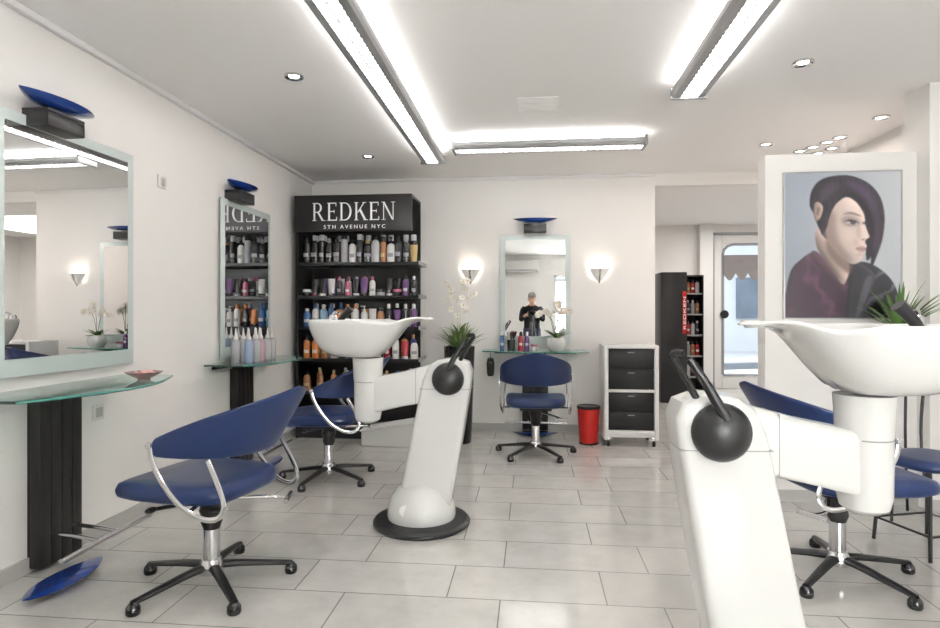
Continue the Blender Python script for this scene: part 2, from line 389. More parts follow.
def sconce(px,label):
    t_=(px-470)/600; d=YB/(t_*S+C); X=d*(t_*C-S)
    t=thing('wall_sconce',label,'sconce',(X,YB,1.575),0,'cone sconces beside the central mirror')
    b=new(); n=16; prof=[(.0,-.105),(.03,-.08),(.065,-.035),(.092,.015),(.096,.03)]
    rings=[[b.verts.new((r*math.cos(PI+PI*i/n),.85*r*math.sin(PI+PI*i/n)-.02,z)) for i in range(n+1)] for r,z in prof[1:]]
    tip=b.verts.new((0,-.025,-.105))
    for i in range(n): b.faces.new((tip,rings[0][i+1],rings[0][i]))
    for a,c in zip(rings,rings[1:]):
        for i in range(n): b.faces.new((a[i],a[i+1],c[i+1],c[i]))
    sh=obj('shade',b,'shade',t)
    b=new(); tube(b,[(0,-.10,.03),(0,-.085,-.02),(0,-.055,-.07),(0,-.03,-.11)],.009,8,4); obj('chrome_clip',b,'chrome',sh)
    b=new(); box(b,-.03,.03,-.022,0,-.08,.02,bev=.005); obj('wall_plate',b,'chrome',t)
    b=new(); ell(b,(0,-.055,.02),(.06,.028,.028),20,10); obj('bulb',b,'sconce',t)
sconce(471,'pale half-cone sconce on the back wall, left of the central mirror')
sconce(599,'pale half-cone sconce on the back wall, right of the central mirror')
def onleft(px,py):
    t=(px-470)/600; d=XL/(t*C-S); return d*(t*S+C), CH-(py-313)*d/600
for px,py,nm,lb,ct in ((161,182,'wall_sensor','small white wall switch high between the two left mirrors','switch'),(97,412,'power_outlet','white power outlet on the left wall under the nearest glass shelf','outlet')):
    y,z=onleft(px,py); t=thing(nm,lb,ct,(XL,y,z))
    b=new(); box(b,0,.012,-.04,.04,-.04,.04,bev=.004); obj('plate',b,'switch',t)
    b=new(); box(b,.012,.017,-.024,.024,-.024,.024,bev=.003); obj('insert',b,'trim',t)

# ---------------------------------------------------------------- salon chair
def se(a,n): c_,s_=math.cos(a),math.sin(a); return math.copysign(abs(c_)**(2/n),c_),math.copysign(abs(s_)**(2/n),s_)
def make_chair():
    t=thing('salon_chair','x','chair')
    b=new(); lathe(b,[(.0,.05),(.05,.05),(.055,.07),(.048,.095),(.04,.11),(0,.11)],24); obj('hub',b,'chrome',t)
    for i in range(5):
        a=2*PI*i/5+.3; ux,uy=math.cos(a),math.sin(a)
        b=new(); P=[Vector((ux*r,uy*r,z)) for r,z in ((.03,.080),(.12,.074),(.24,.058),(.335,.045))]
        tube(b,P,lambda q:.026-.010*q,8,4,flat=.65); lg=obj('base_leg',b,'black',t)
        b=new(); lathe(b,[(0,.0),(.024,.0),(.028,.008),(.026,.03),(.014,.045),(0,.047)],16,c=(ux*.33,uy*.33,0)); obj('glide',b,'blackg',lg)
    b=new(); lathe(b,[(.034,.10),(.034,.27)],20); obj('gas_lift',b,'chrome',t)
    b=new(); lathe(b,[(.034,.24),(.045,.27),(.04,.29),(.052,.32),(.046,.335),(.06,.37),(.06,.385)],20); obj('lift_cover',b,'black',t)
    b=new(); box(b,-.13,.13,-.14,.16,.38,.41,bev=.008); obj('seat_plate',b,'black',t)
    b=new(); rings=[]
    N=40
    for sc,z in ((.0,.404),(.6,.404),(.9,.406),(.985,.418),(1,.435),(.995,.458),(.965,.477),(.89,.485),(.6,.484),(0,.48)):
        if sc==0: rings.append([b.verts.new((0,.06,z))]); continue
        r=[]
        for i in range(N):
            x,y=se(2*PI*i/N,4.4); fy=y*.28
            dz=-.022*max(0,fy/.28)**3 if z>.45 else 0
            r.append(b.verts.new((x*.25*sc*(1-.06*max(0,-y)),.06+fy*sc,z+dz*sc)))
        rings.append(r)
    for a,c_ in zip(rings,rings[1:]):
        for i in range(N):
            j=(i+1)%N
            if len(a)==1: b.faces.new((a[0],c_[j],c_[i]))
            elif len(c_)==1: b.faces.new((a[i],a[j],c_[0]))
            else: b.faces.new((a[i],a[j],c_[j],c_[i]))
    obj('seat',b,'blue',t,ang=80)
    b=new(); rings=[]; PH=math.radians(88); n=48; m=24
    for i in range(n+1):
        u=-1+2*i/n; ph=u*PH; g=1-abs(u)**1.15
        top=.675+.195*g; bot=.612-.020*math.cos(u*PI/2)
        if abs(u)>.985:
            k=math.sqrt(max(0.25,1-((abs(u)-.985)/.015)**2)); mid=(top+bot)/2; top=mid+(top-mid)*k; bot=mid+(bot-mid)*k
        hh=(top-bot)/2; zc=(top+bot)/2; th=.011
        r=[]
        for j in range(m):
            a=2*PI*j/m; ca,sa=math.cos(a),math.sin(a)
            rr=th*math.copysign(abs(ca)**.5,ca); zz=hh*math.copysign(abs(sa)**.28,sa)
            z=zc+zz; R=.284+rr+.56*(z-.59)*max(0,math.cos(ph))**1.3
            r.append(b.verts.new((R*math.sin(ph),-R*math.cos(ph)*1.1+.055,z)))
        rings.append(r)
    for a,c_ in zip(rings,rings[1:]):
        for j in range(m): b.faces.new((a[j],a[(j+1)%m],c_[(j+1)%m],c_[j]))
    b.faces.new(rings[0]); b.faces.new(rings[-1])
    obj('backrest',b,'blue',t,ang=80)
    for s in (-1,1):
        b=new(); strap(b,[(s*.298,.045,.665),(s*.300,.03,.60),(s*.297,-.02,.51),(s*.287,-.09,.43),(s*.272,-.17,.385),(s*.260,-.235,.385),(s*.253,-.26,.43),(s*.248,-.235,.50),(s*.243,-.18,.60)],.0115,.007,6); arm=obj('arm_frame',b,'chrome',t)
        b=new(); tube(b,[(s*.12,-.05,.395),(s*.280,-.12,.405)],.008,8,1); obj('arm_strut',b,'chrome',arm)
        b=new(); lathe(b,[(0,0),(.014,0),(.014,.006),(0,.009)],14,mx=Matrix.Translation((s*.300,.045,.655))@Matrix.Rotation(s*PI/2,4,'Y')); obj('arm_button',b,'chrome',arm)
    b=new(); tube(b,[(.05,-.08,.36),(.16,-.16,.34),(.20,-.25,.335)],.009,8,4); tube(b,[(.14,-.275,.335),(.26,-.225,.335)],.011,8,1); obj('height_lever',b,'chrome',t)
    b=new(); tube(b,[(-.05,.02,.37),(-.2,.1,.375)],.008,8,1); ell(b,(-.22,.11,.375),(.03,.018,.012),10,6); obj('tilt_lever',b,'black',t)
    return t
ch=make_chair()
chairs=[((-1.38,2.47),math.radians(80),'blue leather salon chair at the left, nearest the camera, facing the left mirror'),
        ((-1.43,4.12),math.radians(96),'blue leather salon chair behind the left basin, before the crowded bottle shelf'),
        ((.03,5.00),math.radians(0),'blue leather salon chair facing the central back wall mirror'),
        ((1.36,2.84),math.radians(-80),'blue leather salon chair behind the right-hand white wash basin')]
for i,(p,a,lb) in enumerate(chairs):
    c=ch if i==0 else dup(ch); c.location=(p[0],p[1],0); c.rotation_euler=(0,0,a); c['label']=lb; c['group']='blue salon chairs'
# small stool with thin black legs
t=thing('stool','small stool with blue padded seat and thin black legs at the right edge','stool',(1.96,3.20,0),.3)
b=new(); rings=[]; N=32
for sc,z in ((0,.415),(.9,.415),(1,.425),(1,.445),(.94,.460),(.7,.466),(0,.468)):
    if sc==0: rings.append([b.verts.new((0,0,z))]); continue
    rings.append([b.verts.new((se(2*PI*i/N,3.5)[0]*.19*sc,se(2*PI*i/N,3.5)[1]*.18*sc,z)) for i in range(N)])
for a,c_ in zip(rings,rings[1:]):
    for i in range(N):
        j=(i+1)%N
        if len(a)==1: b.faces.new((a[0],c_[j],c_[i]))
        elif len(c_)==1: b.faces.new((a[i],a[j],c_[0]))
        else: b.faces.new((a[i],a[j],c_[j],c_[i]))
obj('seat',b,'blue',t,ang=80)
for sx in (-1,1):
    for sy in (-1,1):
        b=new(); tube(b,[(sx*.14,sy*.13,.415),(sx*.165,sy*.155,.005)],.009,8,1); obj('leg',b,'black',t)
b=new(); tube(b,[(-.16,-.15,.12),(.16,-.15,.12),(.16,.15,.12),(-.16,.15,.12),(-.16,-.15,.12)],.006,8,1); obj('stretcher',b,'black',t)

# ---------------------------------------------------------------- wash units
def wash(label,loc,rz,sd):
    t=thing('wash_basin_unit',label,'wash basin',(loc[0],loc[1],0),rz,'white swivel wash basin units')
    b=new(); lathe(b,[(0,0),(.255,0),(.268,.012),(.268,.025),(.255,.038),(.2,.042),(0,.042)],48); obj('base_plate',b,'black',t)
    b=new(); lathe(b,[(.185,.04),(.190,.06),(.185,.11),(.165,.165),(.13,.21),(.07,.24),(0,.248)],40); obj('dome',b,'white',t)
    b=new(); lathe(b,[(0,0),(.03,0),(.03,.006),(0,.008)],16,mx=Matrix.Translation((.06,sd*.163,.12))@Matrix.Rotation(-sd*PI/2*.85,4,'X')); obj('dome_cap',b,'trimw',t)
    b=new()
    pr=[(-.165,.10),(.125,.10),(.112,.18),(.085,.30),(.03,.58),(-.015,.80),(-.05,.88),(-.10,.915),(-.20,.925),(-.265,.90),(-.285,.85),(-.275,.76),(-.225,.45),(-.185,.22)]
    prism(b,pr,'xz',-.082,.082,bev=.026,seg=5); pl=obj('pillar',b,'white',t,ang=40)
    b=new(); prism(b,[(-.276,.756),(-.003,.756),(-.004,.759),(-.277,.759)],'xz',-.0826,.0826); obj('cap_seam',b,'seam',pl,smooth=False)
    b=new(); prism(b,[(-.12,.70),(-.06,.685),(.10,.655),(.33,.60),(.36,.63),(.36,.76),(.33,.80),(.10,.845),(-.05,.885),(-.12,.87)],'xz',-.060,.060,bev=.020,seg=4); ar=obj('arm',b,'white',t,ang=40)
    b=new(); prism(b,[(.021,.672),(.024,.671),(.024,.866),(.021,.867)],'xz',-.0606,.0606); obj('arm_seam',b,'seam',ar,smooth=False)
    nx=.305
    b=new(); lathe(b,[(0,.555),(.045,.558),(.068,.575),(.076,.61),(.078,.785)],36,c=(nx,0,0)); nk=obj('neck',b,'white',t)
    b=new(); lathe(b,[(.074,.784),(.074,.790)],36,c=(nx,0,0)); obj('seam_ring',b,'seam',nk)
    b=new(); lathe(b,[(.079,.790),(.081,.81),(.083,.87),(.086,.92)],36,c=(nx,0,0)); obj('collar',b,'white',nk)
    b=new(); ell(b,(-.16,sd*.092,.815),(.088,.06,.088),32,16); kn=obj('pivot_knob',b,'black',t)
    b=new(); tube(b,[(-.16,sd*.13,.86),(-.21,sd*.13,.95),(-.262,sd*.12,1.035)],lambda q:.017-.005*q,10,4); obj('lever',b,'black',kn)
    b=new(); tube(b,[(-.21,sd*.06,.89),(-.255,sd*.06,.97),(-.298,sd*.08,1.045),(-.275,sd*.11,1.05)],.011,8,5); obj('lever_guard',b,'black',kn)
    b=new(); rings=[]; N=84
    xc=.345; FA=.285; LA=.415
    def out(ph):
        c_,s_=math.cos(ph),math.sin(ph)
        if c_>=0: return FA*c_**.85, .235*math.copysign(abs(s_)**.85,s_)
        q=-c_
        nar=1-.40*(q*q*(3-2*q))
        return -LA*q**.95, .235*math.copysign(abs(s_)**.85,s_)*nar
    prof=[(0,.200),(.25,.200),(.40,.199),(.55,.192),(.68,.176),(.79,.150),(.875,.115),(.935,.078),(.975,.044),(1.0,.018),(1.008,.006),(1.0,-.005),(.984,-.009),(.966,-.004),(.95,.012),(.905,.048),(.80,.092),(.62,.130),(.3,.150),(0,.155)]
    for s_,dp in prof:
        if s_==0: rings.append([b.verts.new((xc-.01,0,1.125-dp))]); continue
        r=[]
        for i in range(N):
            ph=2*PI*i/N; x,y=out(ph); X=x*s_-.01*(1-s_)
            q=max(0,min(1,(-X-.08)/.21)); q=q*q*(3-2*q)
            k=1-.88*q
            q2=max(0,min(1,(-X-.22)/.18))
            lift=.028*q2-.014*math.exp(-((X+.20)/.06)**2)
            nt_=-.03*math.exp(-((X+.38)/.05)**2)*math.exp(-(y*s_/.08)**2) if dp<.03 else 0
            z=1.125-(dp*k if dp>0 else dp)+lift+nt_
            r.append(b.verts.new((xc+X,y*s_,z)))
        rings.append(r)
    for a,c_ in zip(rings,rings[1:]):
        for i in range(N):
            j=(i+1)%N
            if len(a)==1: b.faces.new((a[0],c_[j],c_[i]))
            elif len(c_)==1: b.faces.new((a[i],a[j],c_[0]))
            else: b.faces.new((a[i],a[j],c_[j],c_[i]))
    bs=obj('basin',b,'cer',t,ang=80)
    b=new(); lathe(b,[(0,0),(.025,0),(.025,.006),(0,.008)],16,c=(.33,0,.971)); obj('drain',b,'chrome',bs)
    b=new(); tube(b,[(.50,0,1.05),(.47,0,1.12),(.43,0,1.17),(.405,0,1.195)],lambda q:.013+.010*q,10,4); obj('shower_head',b,'black',t)
    b=new(); lathe(b,[(.024,-.03),(.024,.04),(.018,.05),(0,.052)],16,c=(.55,-sd*.13,1.11)); tube(b,[(.55,-sd*.13,1.155),(.53,-sd*.10,1.175),(.49,-sd*.05,1.17)],.009,8,4); obj('mixer_tap',b,'chrome',t)
    return t
wash('white swivel wash basin on a round black base, mid floor',(-.61,3.29),PI,1)
wash('white swivel wash basin at the right foreground, cropped below',(.715,1.95),math.radians(3),-1)

# ---------------------------------------------------------------- product display
t=thing('product_display','tall black product display with lettered header in the back left corner','display shelf',(-1.645,5.65,0))
def lx(b,x0,x1,y0,y1,z0,z1,**k): box(b,x0+1.645,x1+1.645,y0-5.65,y1-5.65,z0,z1,**k)
b=new(); lx(b,-2.2,-1.09,5.80,5.83,.0,2.26); obj('back_panel',b,'blackw',t)
b=new(); lx(b,-2.2,-2.175,5.42,5.80,0,2.26); obj('side_panel',b,'blackw',t)
b=new(); lx(b,-2.2,-1.09,5.38,5.42,1.925,2.26,bev=.003); hd=obj('header',b,'blackw',t)
b=new(); lx(b,-2.2,-1.09,5.42,5.80,2.235,2.26); obj('top_panel',b,'blackw',t)
b=new(); lx(b,-2.2,-1.09,5.44,5.80,0,.10); obj('plinth',b,'black',t)
SZ=[1.63,1.32,1.03,.735,.43]
for z in SZ:
    b=new(); lx(b,-2.17,-1.03,5.43,5.80,z-.014,z,bev=.002); s_=obj('shelf',b,'blackw',t)
    b=new(); lx(b,-2.17,-1.03,5.424,5.43,z-.016,z+.012); obj('shelf_edge',b,'black',s_)
    b=new(); lx(b,-1.035,-1.027,5.42,5.80,z-.016,z+.02); obj('end_strip',b,'p_grey',s_)
def text(name,s,w,h,m,parent,loc,rot=(PI/2,0,0),ext=.003,bold=0,sp=1.05):
    cu=bpy.data.curves.new(name,'FONT'); cu.body=s; cu.size=1; cu.extrude=.01; cu.align_x='CENTER'; cu.align_y='CENTER'; cu.offset=bold; cu.space_character=sp
    o=bpy.data.objects.new('tmp',cu); col.objects.link(o); bpy.context.view_layer.update()
    me=bpy.data.meshes.new_from_object(o.evaluated_get(bpy.context.evaluated_depsgraph_get())); bpy.data.objects.remove(o)
    xs=[v.co.x for v in me.vertices]; ys=[v.co.y for v in me.vertices]
    cx,cy=(min(xs)+max(xs))/2,(min(ys)+max(ys))/2; sx=w/(max(xs)-min(xs)); sy=h/(max(ys)-min(ys))
    for v in me.vertices: v.co=Vector(((v.co.x-cx)*sx,(v.co.y-cy)*sy,v.co.z/.01*ext))
    me.materials.clear(); me.materials.append(M[m])
    o=bpy.data.objects.new(name,me); col.objects.link(o); o.parent=parent; o.location=loc; o.rotation_euler=rot; return o
def serif_word(word,w,h,m,parent,loc):
    b=new(); sw,tw,sf=.115,.05,.032
    def q(pts): prism(b,[(x+ox,y) for x,y in pts],'xz',-.004,.004)
    def rect(x0,x1,y0,y1): q([(x0,y0),(x1,y0),(x1,y1),(x0,y1)])
    def arc(cx,cy,rx,ry,ix,iy,a0,a1,n=14):
        for i in range(n):
            A=a0+(a1-a0)*i/n; B=a0+(a1-a0)*(i+1)/n
            q([(cx+rx*math.cos(A),cy+ry*math.sin(A)),(cx+rx*math.cos(B),cy+ry*math.sin(B)),(cx+ix*math.cos(B),cy+iy*math.sin(B)),(cx+ix*math.cos(A),cy+iy*math.sin(A))])
    ox=0
    for L in word:
        if L in 'REDK': rect(.09,.09+sw,0,1); rect(.02,.28,0,sf); rect(.02,.28,1-sf,1)
        if L=='E': rect(.2,.66,0,tw); rect(.2,.62,1-tw,1); rect(.2,.50,.49,.49+tw); rect(.625,.66,0,.20); rect(.585,.62,.80,1); rect(.465,.50,.42,.60); adv=.76
        elif L=='D': rect(.2,.36,0,tw); rect(.2,.36,1-tw,1); arc(.36,.5,.45,.5,.33,.45,-PI/2,PI/2); adv=.92
        elif L=='R': rect(.2,.36,.46,.46+tw); rect(.2,.36,1-tw,1); arc(.36,.73,.28,.27,.165,.22,-PI/2,PI/2); q([(.34,.47),(.46,.47),(.78,0),(.64,0)]); rect(.62,.88,0,sf); adv=.92
        elif L=='K': q([(.20,.42),(.26,.42),(.70,1),(.64,1)]); q([(.33,.56),(.43,.66),(.82,0),(.67,0)]); rect(.62,.90,0,sf); rect(.54,.80,1-sf,1); adv=.92
        elif L=='N': rect(.11,.16,0,1); q([(.07,1),(.20,1),(.78,0),(.68,0)]); rect(.73,.78,0,1); rect(.02,.26,0,sf); rect(.62,.88,1-sf,1); rect(0,.14,1-sf,1); adv=.95
        ox+=adv+.06
    tot=ox
    for v in b.verts: v.co=Vector(((v.co.x/tot-.5)*w,v.co.y,(v.co.z-.5)*h))
    o=obj('header_lettering',b,m,parent,smooth=False); o.location=loc
serif_word('REDKEN',.80,.165,'ptext',hd,(0.02,5.378-5.65,2.105))
text('header_lettering','5TH AVENUE NYC',.58,.034,'ptext',hd,(0.02,5.378-5.65,1.965),sp=1.5)
t2=thing('storage_box','low white angled box on the floor before the black display','box',(-1.22,5.25,0))
b=new(); prism(b,[(-.27,0),(.27,0),(.27,.20),(.22,.215),(-.27,.13)],'xz',-.12,.12,bev=.01); obj('body',b,'white',t2)
b=new(); prism(b,[(-.28,.132),(.22,.217),(.27,.202),(.27,.212),(.22,.229),(-.28,.145)],'xz',-.13,.13); obj('lid',b,'trimw',t2)

protos={}
def bottle_mesh(shape):
    body=new(); cap=new()
    if shape=='bottle':
        lathe(body,[(0,0),(.029,0),(.031,.006),(.031,.14),(.026,.16),(.013,.172)],16,sy=.75); lathe(cap,[(.015,.172),(.015,.205),(.012,.21),(0,.21)],12)
    elif shape=='wide bottle':
        lathe(body,[(0,0),(.036,0),(.039,.008),(.038,.12),(.03,.15),(.016,.165)],18,sy=.7); lathe(cap,[(.019,.165),(.019,.19),(0,.192)],12)
    elif shape=='spray can':
        lathe(body,[(0,0),(.025,0),(.026,.004),(.026,.165),(.021,.178)],16); lathe(cap,[(.021,.178),(.021,.215),(.018,.222),(0,.222)],14)
    elif shape=='pump bottle':
        lathe(body,[(0,0),(.033,0),(.035,.006),(.035,.13),(.028,.155),(.012,.165)],16,sy=.8)
        lathe(cap,[(.014,.165),(.014,.185),(.005,.187),(.005,.205),(.013,.206),(.013,.216),(0,.217)],12); box(cap,-.035,0,-.006,.006,.207,.215)
    elif shape=='tube':
        rings=[]
        for z,a,bb in ((.03,.024,.024),(.05,.026,.024),(.10,.029,.016),(.15,.031,.003)):
            rings.append([body.verts.new((a*math.cos(2*PI*i/14),bb*math.sin(2*PI*i/14),z)) for i in range(14)])
        for r,q in zip(rings,rings[1:]):
            for i in range(14): body.faces.new((r[i],r[(i+1)%14],q[(i+1)%14],q[i]))
        body.faces.new(list(reversed(rings[0]))); body.faces.new(rings[-1]); lathe(cap,[(0,0),(.025,0),(.025,.03),(0,.031)],14)
    elif shape=='jar':
        lathe(body,[(0,0),(.036,0),(.038,.005),(.038,.04),(.034,.044)],18); lathe(cap,[(.037,.044),(.038,.048),(.038,.066),(.034,.07),(0,.07)],18)
    elif shape=='applicator bottle':
        lathe(body,[(0,0),(.028,0),(.031,.006),(.031,.13),(.026,.15),(.016,.158)],16); lathe(cap,[(.017,.158),(.017,.172),(.009,.185),(.003,.235),(0,.236)],12)
    return body,cap
LBL={'p_black':'p_grey','p_white':'p_grey','p_purple':'p_silver','p_copper':'p_gold','p_blue':'p_white','p_orange':'p_white','p_red':'p_white','p_pink':'p_white'}
def put(shape,colr,capc,x,y,z,label,group,s=1,rz=0):
    k=(shape,colr,capc)
    if k not in protos:
        body,cap=bottle_mesh(shape); nm=shape.replace(' ','_')
        r=obj(nm,body,colr); obj('cap',cap,capc,r)
        if colr in LBL and shape in('bottle','wide bottle','spray can','pump bottle'):
            R={'bottle':(.0314,.75),'wide bottle':(.0392,.7),'spray can':(.0264,1),'pump bottle':(.0354,.8)}[shape]
            lb=new(); n=10; z0,z1=.055,.085
            A=[[lb.verts.new((R[0]*math.cos(-PI/2+(-.7+1.4*i/n)),R[0]*R[1]*math.sin(-PI/2+(-.7+1.4*i/n)),zz)) for i in range(n+1)] for zz in (z0,z1)]
            for i in range(n): lb.faces.new((A[0][i],A[0][i+1],A[1][i+1],A[1][i]))
            obj('paper_band',lb,LBL[colr],r)
        protos[k]=r
    else: r=dup(protos[k])
    r.location=(x,y,z); r.scale=(s,s,s); r.rotation_euler=(0,0,rz); tag(r,label,shape.split()[-1],group); return r
cn=lambda m:m.split('_')[1]
rows=[
 [('bottle','p_black','p_black',1.3),('bottle','p_black','p_silver',1.4),('spray can','p_black','p_silver',1.3),('bottle','p_black','p_grey',1.2),('pump bottle','p_black','p_black',1.3),('spray can','p_grey','p_black',1.35),('bottle','p_white','p_black',1.15),('spray can','p_black','p_silver',1.3),('wide bottle','p_black','p_gold',1.2),('bottle','p_silver','p_black',1.35),('spray can','p_copper','p_black',1.2),('pump bottle','p_white','p_black',1.2),('bottle','p_black','p_black',1.3),('bottle','p_black','p_silver',1.2),('tube','p_gold','p_gold',1.2)],
 [('jar','p_black','p_silver',1.1),('tube','p_black','p_pink',1.15),('tube','p_black','p_white',1.2),('tube','p_white','p_black',1.2),('bottle','p_black','p_pink',.95),('bottle','p_pink','p_black',.9),('tube','p_black','p_silver',1.2),('tube','p_purple','p_black',1.25),('bottle','p_white','p_pink',.95),('jar','p_grey','p_black',1.1),('tube','p_black','p_white',1.2),('jar','p_black','p_pink',1.1),('bottle','p_purple','p_black',1.0),('bottle','p_black','p_silver',.95)],
 [('wide bottle','p_blue','p_white',1.0),('bottle','p_white','p_blue',1.1),('bottle','p_sky','p_white',1.1),('bottle','p_blue','p_blue',1.15),('tube','p_orange','p_black',1.2),('bottle','p_black','p_orange',1.1),('bottle','p_white','p_orange',1.1),('pump bottle','p_white','p_white',1.0),('tube','p_white','p_red',1.25),('wide bottle','p_copper','p_black',1.0),('bottle','p_black','p_white',1.1),('tube','p_purple','p_white',1.2),('bottle','p_black','p_silver',1.1),('bottle','p_purple','p_white',1.1)],
 [('bottle','p_orange','p_black',1.1),('bottle','p_orange','p_copper',1.1),('wide bottle','p_copper','p_gold',1.0),('bottle','p_white','p_white',1.1),('tube','p_gold','p_black',1.2),('bottle','p_blue','p_copper',1.1),('bottle','p_copper','p_black',1.1),('pump bottle','p_silver','p_black',1.0),('bottle','p_white','p_red',1.1),('bottle','p_red','p_black',1.1),('bottle','p_white','p_black',1.1),('tube','p_red','p_white',1.2),('wide bottle','p_white','p_purple',1.0)],
 [('wide bottle','p_copper','p_black',1.0),('bottle','p_copper','p_gold',1.0),('bottle','p_orange','p_gold',1.0),('bottle','p_gold','p_white',1.0),('bottle','p_copper','p_white',1.0),('wide bottle','p_white','p_blue',1.0),('bottle','p_black','p_gold',1.0),('tube','p_black','p_gold',1.1),('bottle','p_silver','p_white',1.0)]]
sn=['top','second','third','fourth','lowest']
for ri,row in enumerate(rows):
    n=len(row)
    for i,(sh,c1,c2,sc) in enumerate(row):
        x=-2.12+i*(1.03/(n-1)); y=5.495+random.uniform(-.012,.012)
        put(sh,c1,c2,x,y,SZ[ri],f'{cn(c1)} {sh}, {cn(c2)} cap, {ORD[i]} from left, front row, {sn[ri]} display shelf',f'hair products on the {sn[ri]} display shelf',min(sc,1.36)*.96,random.uniform(-.2,.2))
    for i in range(0,n-1,1):
        sh,c1,c2,sc=row[(i*5+2)%n]
        x=-2.12+(i+.5)*(1.03/(n-1))
        put(sh,c1,c2,x,5.66,SZ[ri],f'{cn(c1)} {sh}, {cn(c2)} cap, {ORD[i]} from left, back row, {sn[ri]} display shelf',f'rear row of products on the {sn[ri]} display shelf',min(sc,1.3),0)
k=0
for i in range(5):
    for j in range(2):
        bm_,bn=[('plast','clear'),('plastp','pink'),('plast','clear'),('plastb','pale blue'),('plast','clear')][(k*2+j)%5]
        put('applicator bottle',bm_,'p_white',XL+.12+j*.10+.01*(i%2),4.16+i*.095,.812,f'{bn} milky applicator bottle, white nozzle, {["wall-side","front"][j]} row, {ORD[i]} from camera','applicator bottles on the left wall console',1.05)
        k+=1
t=thing('candy_bowl','pink glass bowl of sweets on the nearest glass shelf','bowl',(-1.96,2.86,.832))
b=new(); lathe(b,[(0,0),(.03,0),(.03,.006),(.055,.018),(.085,.036),(.088,.04),(.083,.037),(.05,.022),(0,.014)],28); obj('bowl',b,'pink',t)
b=new()
for i in range(22):
    a=random.uniform(0,6.28); r=random.uniform(0,.05); ell(b,(r*math.cos(a),r*math.sin(a),.032+random.uniform(0,.010)),(.013,.010,.008),8,6)
c=obj('sweets',b,'candy',t); c['kind']='stuff'

# ---------------------------------------------------------------- plants
def flower(name,parent,c,s,face):
    b=new(); fx=Vector(face).normalized(); up=Vector((0,0,1)); sx=fx.cross(up).normalized(); uy=sx.cross(fx)
    for k in range(5):
        a=2*PI*k/5+PI/2; d=sx*math.cos(a)+uy*math.sin(a); q=fx.cross(d)
        w=s*(.62 if k in (1,4) else .42)
        pts=[(0,0),(.35,w/s*.8),(.7,w/s),(1,.25),(1.02,0),(1,-.25),(.7,-w/s),(.35,-w/s*.8)]
        vs=[b.verts.new(Vector(c)+d*s*u+q*s*v*.8+fx*(s*.15*u*u)) for u,v in pts]; b.faces.new(vs)
    o=obj('flower',b,'petal',parent,smooth=False)
    b=new(); p=Vector(c)+fx*s*.15; ell(b,p,(s*.18,)*3,8,6); obj('flower_centre',b,'petalc',o)
def leaves(b,c,n,L,w,droop,spread=1,twist=0,el=(.5,1.3)):
    for i in range(n):
        a=2*PI*i/n*2.4+random.uniform(-.3,.3); e=random.uniform(*el); l=L*random.uniform(.7,1.1); seg=8
        d=Vector((math.cos(a),math.sin(a),0)); q=Vector((-math.sin(a),math.cos(a),0)); prev=None
        for s in range(seg+1):
            u=s/seg; r=math.cos(e)*l*u*spread+droop*.3*l*u*u; z=math.sin(e)*l*u-droop*l*u*u*.6
            ww=w*(math.sin(PI*min(1,u*.85+.15))**.7)*(1-u*.3) if s<seg else .0005
            p=Vector(c)+d*r+Vector((0,0,z))
            v=(b.verts.new(p-q*ww),b.verts.new(p+Vector((0,0,-ww*.25))),b.verts.new(p+q*ww))
            if prev:
                b.faces.new((prev[0],prev[1],v[1],v[0])); b.faces.new((prev[1],prev[2],v[2],v[1]))
            prev=v
t=thing('orchid_in_floor_vase','white orchids with bamboo leaves in a tall black floor vase','plant',(-.655,5.40,0))
b=new(); lathe(b,[(0,0),(.105,0),(.11,.01),(.125,.4),(.14,.86),(.143,.87),(.13,.87),(.12,.80),(0,.79)],36); vz=obj('vase',b,'blackg',t)
b=new(); lathe(b,[(0,.80),(.12,.80),(.12,.815),(0,.82)],24); obj('soil',b,'soil',t)
b=new(); leaves(b,(0,0,.81),60,.34,.016,.35,el=(.6,1.5)); leaves(b,(0.0,0,.95),30,.22,.014,.5,el=(.3,1.3)); obj('leaves',b,'leafl',t)
b=new(); leaves(b,(0,0,.81),18,.27,.028,.4,el=(.6,1.3)); obj('leaves',b,'leaf',t)
for si,(x1,y1,h,xt) in enumerate(((-.05,.0,.62,-.13),(.02,-.03,.66,.06),(.06,.02,.55,.13),(-.01,.03,.5,-.04))):
    b=new(); pts=[(x1*.3,y1,.81),(x1,y1,.81+h*.5),(x1+(xt-x1)*.4,y1,.81+h*.88),(xt,y1-.03,.81+h)]; tube(b,pts,.005,6,6); obj('stem',b,'petal',t)
    P=smoothpts(pts,6)
    for q in range(6):
        p=P[-1-q*2]+Vector((random.uniform(-.03,.03),-.02,random.uniform(-.02,.02))); flower('flower',t,p,random.uniform(.024,.036),(random.uniform(-.5,.5),-1,random.uniform(-.1,.4)))
t=thing('orchid_pot','white orchid in a round white pot on the back wall console','plant',(.23,5.76,.812))
b=new(); lathe(b,[(0,0),(.055,0),(.085,.03),(.095,.07),(.085,.11),(.07,.125),(.06,.115),(0,.11)],28); obj('pot',b,'cer',t)
b=new(); leaves(b,(0,0,.11),12,.17,.024,.5,el=(.3,.9)); obj('leaves',b,'leaf',t)
for xt,h in ((-.17,.26),(.13,.28),(.03,.33)):
    b=new(); pts=[(0,0,.11),(xt*.25,-.01,.11+h*.7),(xt*.6,-.02,.11+h),(xt,-.03,.11+h*.9)]; tube(b,pts,.003,6,6); obj('stem',b,'leaf',t)
    P=smoothpts(pts,6)
    for q in range(6): flower('flower',t,P[-1-q*2]+Vector((random.uniform(-.015,.015),-.015,random.uniform(-.015,.015))),random.uniform(.025,.034),(random.uniform(-.5,.5),-1,.2))
t=thing('brush_cup','black cup of combs and brushes on the back wall console','cup',(-.20,5.80,.812))
